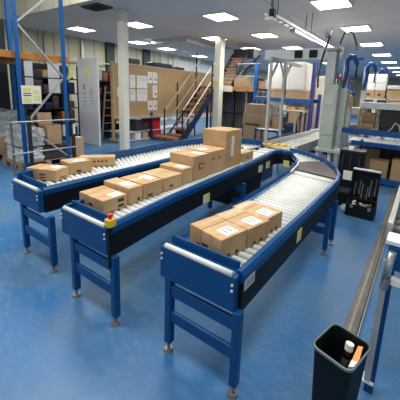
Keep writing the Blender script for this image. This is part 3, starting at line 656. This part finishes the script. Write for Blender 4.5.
tag(cg.build('cage_panel', 'darkmetal', loc=(-6.2, 10.3, 0)), 'dark barred cage panel under the platform', 'cage')
s2 = thing('staircase', 'upper flight of brown stairs rising from the platform behind the column', 'staircase', (-6.5, 10.8, 1.92))
for k in range(8):
    y = 9.95+k*.12; z = 2.02+k*.15; B(-6.85, -6.25, y, y+.2, z, z+.05).build('tread', 'tread', s2)
for x in (-6.88, -6.22): MB().bar((x, 9.95, 1.98), (x, 11.0, 3.25), .04, .16).build('stringer', 'darkmetal', s2)
MB().bar((-6.2, 10.1, 2.0), (-5.75, 11.2, 3.2), .16, .1).build('side_brace', 'navy', s2)
B(-6.95, -6.0, 11.1, 11.5, 3.15, 3.5).build('hood', 'darkmetal', s2)
carton('brown carton standing on the platform beside its rail', -6.1, -5.6, 9.9, 10.2, 1.925, 2.3, None, 0, None, (), 'brown')
carton('orange brown carton standing at the right end of the platform', -5.4, -5.15, 10.2, 10.6, 1.92, 2.2, None, 0, None, (), 'card')

# ------------------------------------------------------------------ notice board wall and what stands under it
nb = thing('notice_board', 'long brown board partition with paper sheets, behind the near cream column', 'notice board', (-8.05, 8.4, 0))
B(-8.10, -8.0, 5.97, 11.4, .80, 2.46).build('board_panel', 'board', nb)
B(-8.12, -7.98, 5.93, 11.4, 2.46, 2.50).build('top_edge', 'dullrail', nb)
B(-8.12, -8.0, 5.93, 5.97, .05, 2.46).build('end_panel', 'card', nb)
B(-8.15, -7.7, 5.97, 9.3, .76, .82).build('bench_edge', 'alu', nb)
for y in (6.1, 7.25, 9.2): B(-7.78, -7.72, y, y+.06, 0, .95 if y > 7 else .76).build('post', 'navy', nb)
B(-8.5, -7.8, 6.1, 9.2, .30, .33).build('lower_shelf', 'panelgrey', nb); B(-8.5, -7.8, 6.1, 9.2, .02, .05).build('lower_shelf', 'panelgrey', nb)
sheets = [(6.57, 2.15, 1.74), (6.86, 2.15, 1.74), (7.09, 2.15, 1.74), (6.57, 1.70, 1.31), (6.86, 1.70, 1.31), (7.09, 1.70, 1.31)]
nm = ['upper row left', 'upper row middle', 'upper row right', 'lower row left', 'lower row middle', 'lower row right']
def sheet(y, z1, z0, label, w=.22):
    t = thing('notice_sheet', label, 'paper sheet', (-7.995, y+w/2, z0), 'paper sheets on the notice board')
    B(-8., -7.992, y, y+w, z0, z1).build('paper', 'paper', t)
    for q in range(3): B(-7.992, -7.991, y+.03, y+w-.03, z1-.05-.05*q-.012, z1-.05-.05*q).build('printed_line', 'greyink', t)
for (y, z1, z0), k in zip(sheets, nm): sheet(y, z1, z0, 'white paper sheet in the block of six on the notice board, '+k)
for y, z1, z0, l in ((7.34, 2.30, 1.93, 'upper left'), (7.57, 2.30, 1.93, 'upper right'), (7.57, 1.86, 1.43, 'middle right'), (7.34, 1.33, 1.0, 'lower left'), (7.57, 1.33, 1.0, 'lower right')):
    sheet(y, z1, z0, 'white notice sheet with a dark symbol right of the block of six, '+l, .20)
    B(-7.990, -7.989, y+.09, y+.15, z0+.09, z0+.17).build('dark_symbol', 'ink', [o for o in col.objects if o.name.startswith('notice_sheet') and o.parent is None][-1])
tag(B(-8.0, -7.992, 6.08, 6.30, 1.45, 1.75).build('notice_sheet', 'paper', loc=(-8, 6.2, 1.5)), 'white paper sheet half hidden by the near cream column, left end of the board', 'paper sheet')
rg = 'red goods under the notice board'
tag(B(-8.4, -7.85, 7.35, 7.80, .33, .74).build('red_box', 'red', loc=(-8.1, 7.5, .33), bevel=.01), 'red box on the shelf under the notice board, upper', 'box', rg)
tag(B(-8.4, -7.85, 7.35, 7.85, .05, .28).build('red_box', 'redpaint', loc=(-8.1, 7.5, .05), bevel=.01), 'red box on the bottom shelf under the notice board', 'box', rg)
for k, (y, z0, z1, m, l) in enumerate(((6.65, .34, .70, 'darkitem', 'dark box on the shelf under the board, right of the near column'), (6.95, .34, .58, 'darkitem', 'low dark box on the shelf under the board, left of the red box'), (6.62, .05, .28, 'paper', 'white carton on the bottom shelf right of the near column'), (6.95, .05, .26, 'card2', 'pale carton on the bottom shelf left of the red box'))):
    tag(B(-8.3, -7.82, y, y+.25, z0, z1).build('stored_box', m, loc=(-8, y, z0), bevel=.01), l, 'box')
tag(B(-7.66, -7.5, 8.4, 8.9, 0, .3).build('dark_crate', 'darkitem', loc=(-7.6, 8.6, 0), bevel=.01), 'dark crate on the floor at the foot of the stairs', 'crate')
for y, z1, m, l in ((6.6, 2.68, 'darkitem', 'dark bag on top of the notice board, right of the near column'), (7.65, 2.66, 'navy', 'long dark blue roll on top of the notice board'), (8.8, 2.60, 'darkitem', 'low black box on top of the notice board')):
    w = .45 if y < 7 else (.95 if y < 8 else .5)
    tag(B(-8.45, -8.02, y, y+w, 2.50, z1).build('stored_bag', m, loc=(-8.2, y, 2.5), bevel=.05), l, 'bag')

# ------------------------------------------------------------------ tall white panel and dark shelving at the left
wp = thing('tall_panel', 'tall pale grey cabinet panel with a green sticker, between rack and near column', 'cabinet', (-8.25, 5.3, 0))
B(-8.76, -7.78, 5.25, 5.31, 0, 2.53).build('panel_body', 'panelgrey', wp, .01)
B(-8.34, -8.17, 5.245, 5.25, 1.95, 2.28).build('green_sticker', 'yellowlab', wp)
MB().cyl((-8.08, 5.25, 1.32), (-8.08, 5.243, 1.32), .11, 24).build('dial_ring', 'greyink', wp)
MB().cyl((-8.08, 5.243, 1.32), (-8.08, 5.240, 1.32), .075, 24).build('dial_face', 'paper', wp)
MB().cyl((-8.08, 5.240, 1.32), (-8.08, 5.238, 1.32), .03, 16).build('dial_hub', 'ink', wp)
for z, w in ((1.62, .14), (1.55, .17), (1.48, .12)): B(-8.16, -8.16+w, 5.246, 5.25, z, z+.03).build('printed_line', 'greyink', wp)
for z in (1.5, 1.38, 1.26, 1.14): B(-8.52, -8.36, 5.246, 5.25, z, z+.035).build('printed_line', 'greyink', wp)
B(-8.50, -8.38, 5.246, 5.25, 1.62, 1.78).build('printed_block', 'greyink', wp)

def shelving(name, label, x0, x1, y0, y1, h, zs, m='darkmetal'):
    t = thing(name, label, 'shelving', ((x0+x1)/2, (y0+y1)/2, 0))
    for x in (x0, x1):
        for y in (y0, y1): B(x-.025, x+.025, y-.025, y+.025, 0, h).build('upright', m, t)
    for z in zs: B(x0, x1, y0, y1, z, z+.035).build('shelf', m, t)
    B(x0-.03, x0-.025, y0, y1, .05, h).build('back_sheet', 'darkmetal', t)
    return t
def stock(x0, x1, y0, y1, zs, label, group, mats, n, step=.38):
    for z in zs:
        for k in range(n):
            y = y0+.05+(y1-y0-.1)*k/n; h = random.uniform(.14, step-.08); w = (y1-y0-.1)/n*random.uniform(.6, .92)
            tag(B(x0+.06, x1-.02, y, y+w, z+.036, z+.036+h).build('stored_goods', random.choice(mats), loc=(x0+.1, y, z+.036), bevel=.012), label, 'stored goods', group)
zs = (.1, .55, 1.0, 1.45, 1.9)
shelving('shelving_unit', 'dark shelving unit packed with goods behind the blue rack posts', -9.95, -9.35, 4.0, 5.6, 2.35, zs, 'navy')
stock(-9.95, -9.35, 4.0, 5.6, zs, 'mixed dark goods on the shelving behind the blue rack posts', 'goods on the left shelving', ['darkitem', 'orange', 'black', 'paper', 'navy', 'darkmetal', 'navy', 'brown', 'darkitem', 'darkmetal', 'darkitem', 'wood'], 6, .48)
shelving('shelving_unit', 'dark shelving unit between the pale panel and the notice board end', -9.7, -9.1, 6.1, 7.2, 2.3, zs, 'navy')
stock(-9.7, -9.1, 6.1, 7.2, zs, 'mixed dark goods on the shelving beside the pale panel', 'goods on the shelving by the pale panel', ['darkitem', 'black', 'navy', 'redpaint', 'paper', 'darkitem', 'brown'], 4, .48)
lad = thing('step_ladder', 'red and steel step ladder leaning right of the pale panel', 'ladder', (-8.9, 6.3, 0))
for dy in (0, .38): MB().bar((-8.95, 6.15+dy, 0), (-9.05, 6.4+dy, 1.75), .04).build('stile', 'redpaint' if dy else 'alu', lad)
for k in range(6): z = .25+k*.26; MB().bar((-8.96-.014*k, 6.18+.038*k, z), (-8.96-.014*k, 6.56+.038*k, z), .05, .03).build('rung', 'alu', lad)

# ------------------------------------------------------------------ blue rack frame at the left, pallets, barrier
rf = thing('pallet_rack', 'tall blue rack frame with diagonal braces and an orange beam at the left', 'rack', (-6.5, 3.1, 0))
for y in (2.68, 3.56):
    p = B(-6.47, -6.43, y-.03, y+.045, .02, 4.2).build('upright', 'rackblue', rf, .006)
    B(-6.53, -6.37, y-.08, y+.09, 0, .02).build('base_plate', 'rackblue', p)
for p, q in (((-6.46, 2.72, 2.82), (-6.46, 3.54, 1.90)), ((-6.46, 2.72, 2.85), (-6.46, 3.54, 3.65)), ((-6.46, 3.52, 1.86), (-6.46, 2.74, .95)), ((-6.46, 2.72, .93), (-6.46, 3.54, .2))):
    MB().bar(p, q, .03, .045, up=(1, 0, 0)).build('diagonal_brace', 'alu', rf)
B(-6.62, -6.56, 1.6, 3.75, 2.20, 2.33).build('beam', 'orange', rf, .004)
B(-8.9, -8.84, 1.6, 3.75, 2.20, 2.33).build('beam', 'orange', rf, .004)
B(-8.84, -6.62, 1.7, 3.7, 2.30, 2.33).build('shelf_deck', 'trunk', rf)
for y in (2.68, 3.56): B(-8.95, -8.87, y-.04, y+.05, .0, 4.2).build('upright', 'rackblue' if y > 3 else 'darkmetal', rf)
sg = thing('warning_sign', 'white and yellow notice sign fixed to the left blue rack post', 'sign', (-6.39, 2.86, 1.35))
B(-6.40, -6.39, 2.68, 3.04, 1.35, 1.70).build('sign_panel', 'paper', sg)
for y0_, y1_, z0_, z1_, m in ((2.71, 2.85, 1.585, 1.655, 'yellowlab'), (2.71, 2.85, 1.54, 1.56, 'redpaint'), (2.71, 2.85, 1.50, 1.52, 'ink'), (2.71, 2.85, 1.38, 1.47, 'yellowlab'), (2.89, 3.01, 1.54, 1.62, 'yellowlab'), (2.89, 3.01, 1.41, 1.51, 'yellowlab')):
    B(-6.39, -6.388, y0_, y1_, z0_, z1_).build('sign_print', m, sg)
br = thing('barrier_rail', 'low steel barrier with two pale horizontal tubes in front of the blue rack posts', 'barrier', (-6.28, 3.1, 0))
for y in (2.72, 3.60): B(-6.31, -6.25, y-.03, y+.03, 0, 1.12).build('post', 'darkmetal', br, .005)
B(-6.30, -6.27, 2.40, 2.43, 0, 1.06).build('end_post', 'trunk', br)
for z in (1.02, .42): MB().cyl((-6.24, 2.38, z), (-6.24, 3.63, z), .015, 10).build('tube_rail', 'alu', br, smooth=True)
B(-6.25, -6.245, 3.58, 3.63, .70, .92).build('white_tag', 'paper', br)
pp = thing('wooden_pallet', 'wooden pallet on the floor under the left blue rack', 'pallet', (-7.0, 3.2, 0)); pallet(pp, -7.4, -6.55, 2.62, 3.75)
def lump(x0, x1, y0, y1, z0, z1, name, m, label, cat, seed=1):
    random.seed(seed); b = bmesh.new(); bmesh.ops.create_cube(b, size=1); bmesh.ops.subdivide_edges(b, edges=b.edges, cuts=4, use_grid_fill=True)
    for v in b.verts:
        v.co = Vector(((x0+x1)/2+v.co.x*(x1-x0), (y0+y1)/2+v.co.y*(y1-y0), (z0+z1)/2+v.co.z*(z1-z0)))
        if v.co.z > z0+.01: v.co += Vector((random.uniform(-.03, .03), random.uniform(-.03, .03), random.uniform(-.04, .02)))
    mb = MB(); b.verts.ensure_lookup_table(); mb.add([v.co for v in b.verts], [tuple(q.index for q in f.verts) for f in b.faces]); b.free()
    return tag(mb.build(name, m, loc=((x0+x1)/2, (y0+y1)/2, z0)), label, cat)
lump(-7.3, -6.62, 2.68, 3.1, .135, .42, 'wrapped_goods', 'panelgrey', 'grey wrapped goods on the pallet at the left, lower layer', 'wrapped goods', 3)
lump(-7.35, -6.6, 2.70, 3.14, .46, .84, 'wrapped_goods', 'wrap', 'crumpled white wrapped goods on the pallet behind the barrier', 'wrapped goods', 4)
tag(B(-7.3, -6.62, 3.12, 3.7, .135, .42).build('dark_crate', 'darkitem', loc=(-7, 3.4, .135), bevel=.01), 'dark crate on the pallet under the blue rack', 'crate')
gp = 'cartons on the rack pallet'
ob = thing('open_carton', 'open brown carton with a raised flap, standing on the pallet beside the right blue post', 'box', (-6.75, 3.35, .46), )
q = MB(); q.box(-6.95, -6.58, 3.2, 3.5, .46, .48).box(-6.95, -6.58, 3.2, 3.215, .48, .88).box(-6.95, -6.58, 3.485, 3.5, .48, .88).box(-6.95, -6.935, 3.215, 3.485, .48, .88).box(-6.595, -6.58, 3.215, 3.485, .48, .88); q.build('box_body', 'card', ob)
MB().add([(-6.95, 3.2, .88), (-6.95, 3.5, .88), (-6.98, 3.5, 1.12), (-6.98, 3.2, 1.12), (-6.96, 3.2, .88), (-6.96, 3.5, .88), (-6.99, 3.5, 1.12), (-6.99, 3.2, 1.12)], [(0,1,2,3), (7,6,5,4), (0,4,5,1), (1,5,6,2), (2,6,7,3), (3,7,4,0)]).build('raised_flap', 'card2', ob)
carton('brown carton on the floor right of the right blue post, top flaps pale', -6.95, -6.74, 3.9, 4.12, 0, .52, None, 0, (.1, .9, .1, .9), (), 'card2', None)
pq = thing('wooden_pallet', 'wooden pallet at the far left edge under clear wrapped bottles', 'pallet', (-8.4, 2.8, 0)); pallet(pq, -9.0, -7.8, 2.3, 3.4)
tag(B(-8.9, -7.9, 2.35, 3.3, .135, .5).build('brown_carton_layer', 'brown', loc=(-8.4, 2.8, .135), bevel=.01), 'brown carton layer on the pallet at the far left edge', 'box')
lump(-8.9, -7.9, 2.4, 3.2, .51, 1.1, 'wrapped_bottles', 'clearwrap', 'clear wrapped bottles stacked at the far left edge', 'wrapped goods', 6)
ww = tag(B(-9.3, -9.15, 1.6, 3.55, 0, 3.3).build('dark_partition', 'darkmetal', loc=(-9.2, 2.6, 0)), 'dark partition at the far left edge behind the orange beam', 'partition')
tag(B(-9.368, -9.352, 4.03, 4.26, 1.486, 2.33).build('grey_board', 'panelgrey', loc=(-9.36, 4.1, 1.486)), 'narrow pale grey board seen between the blue posts, above the notice sign', 'board')
tag(B(-9.368, -9.352, 4.68, 5.02, 1.486, 2.33).build('grey_board', 'panelgrey', loc=(-9.36, 4.8, 1.486)), 'wide pale grey board seen beside the right blue post, below the orange beam', 'board')
hv = MB().add([(-6.6, 3.72, 1.85), (-6.6, 3.84, 1.92), (-6.62, 3.92, 2.12), (-6.62, 3.80, 2.16), (-6.66, 3.72, 1.85), (-6.66, 3.84, 1.92), (-6.66, 3.92, 2.12), (-6.66, 3.80, 2.16)], [(0,1,2,3), (7,6,5,4), (0,4,5,1), (1,5,6,2), (2,6,7,3), (3,7,4,0)])
tag(hv.build('high_visibility_vest', 'hivis', loc=(-6.63, 3.8, 1.6)), 'yellow green cloth hanging beside the right blue rack post', 'cloth')

# ------------------------------------------------------------------ light
def area(name, loc, size, e, rot=(0, 0, 0), c=(1, .98, .95), sy=None):
    l = bpy.data.lights.new(name, 'AREA'); l.energy = e; l.color = c; l.size = size
    if sy: l.shape = 'RECTANGLE'; l.size_y = sy
    o = bpy.data.objects.new(name, l); col.objects.link(o); o.location = loc; o.rotation_euler = rot
for x in (-6.5, -3.2, .2): 
    for y in (.2, 3.4): area('foreground_fill', (x, y, 5.4), 1.2, 100)  # unseen fill lamps, added overhead to brighten the foreground
for x in (-10, -5, -1.8):
    for y in (8.8, 12., 16, 21, 27): area('panel_lamp', (x, y, H-.08), 1.0, 80)
w = bpy.data.worlds.new('world'); sc.world = w; w.use_nodes = True
w.node_tree.nodes['Background'].inputs[0].default_value = (.90, .95, 1, 1); w.node_tree.nodes['Background'].inputs[1].default_value = .5
sc.view_settings.view_transform = 'Standard'; sc.view_settings.look = 'None'; sc.view_settings.gamma = 1; sc.view_settings.use_curve_mapping = False
sc.view_settings.exposure = 0.0
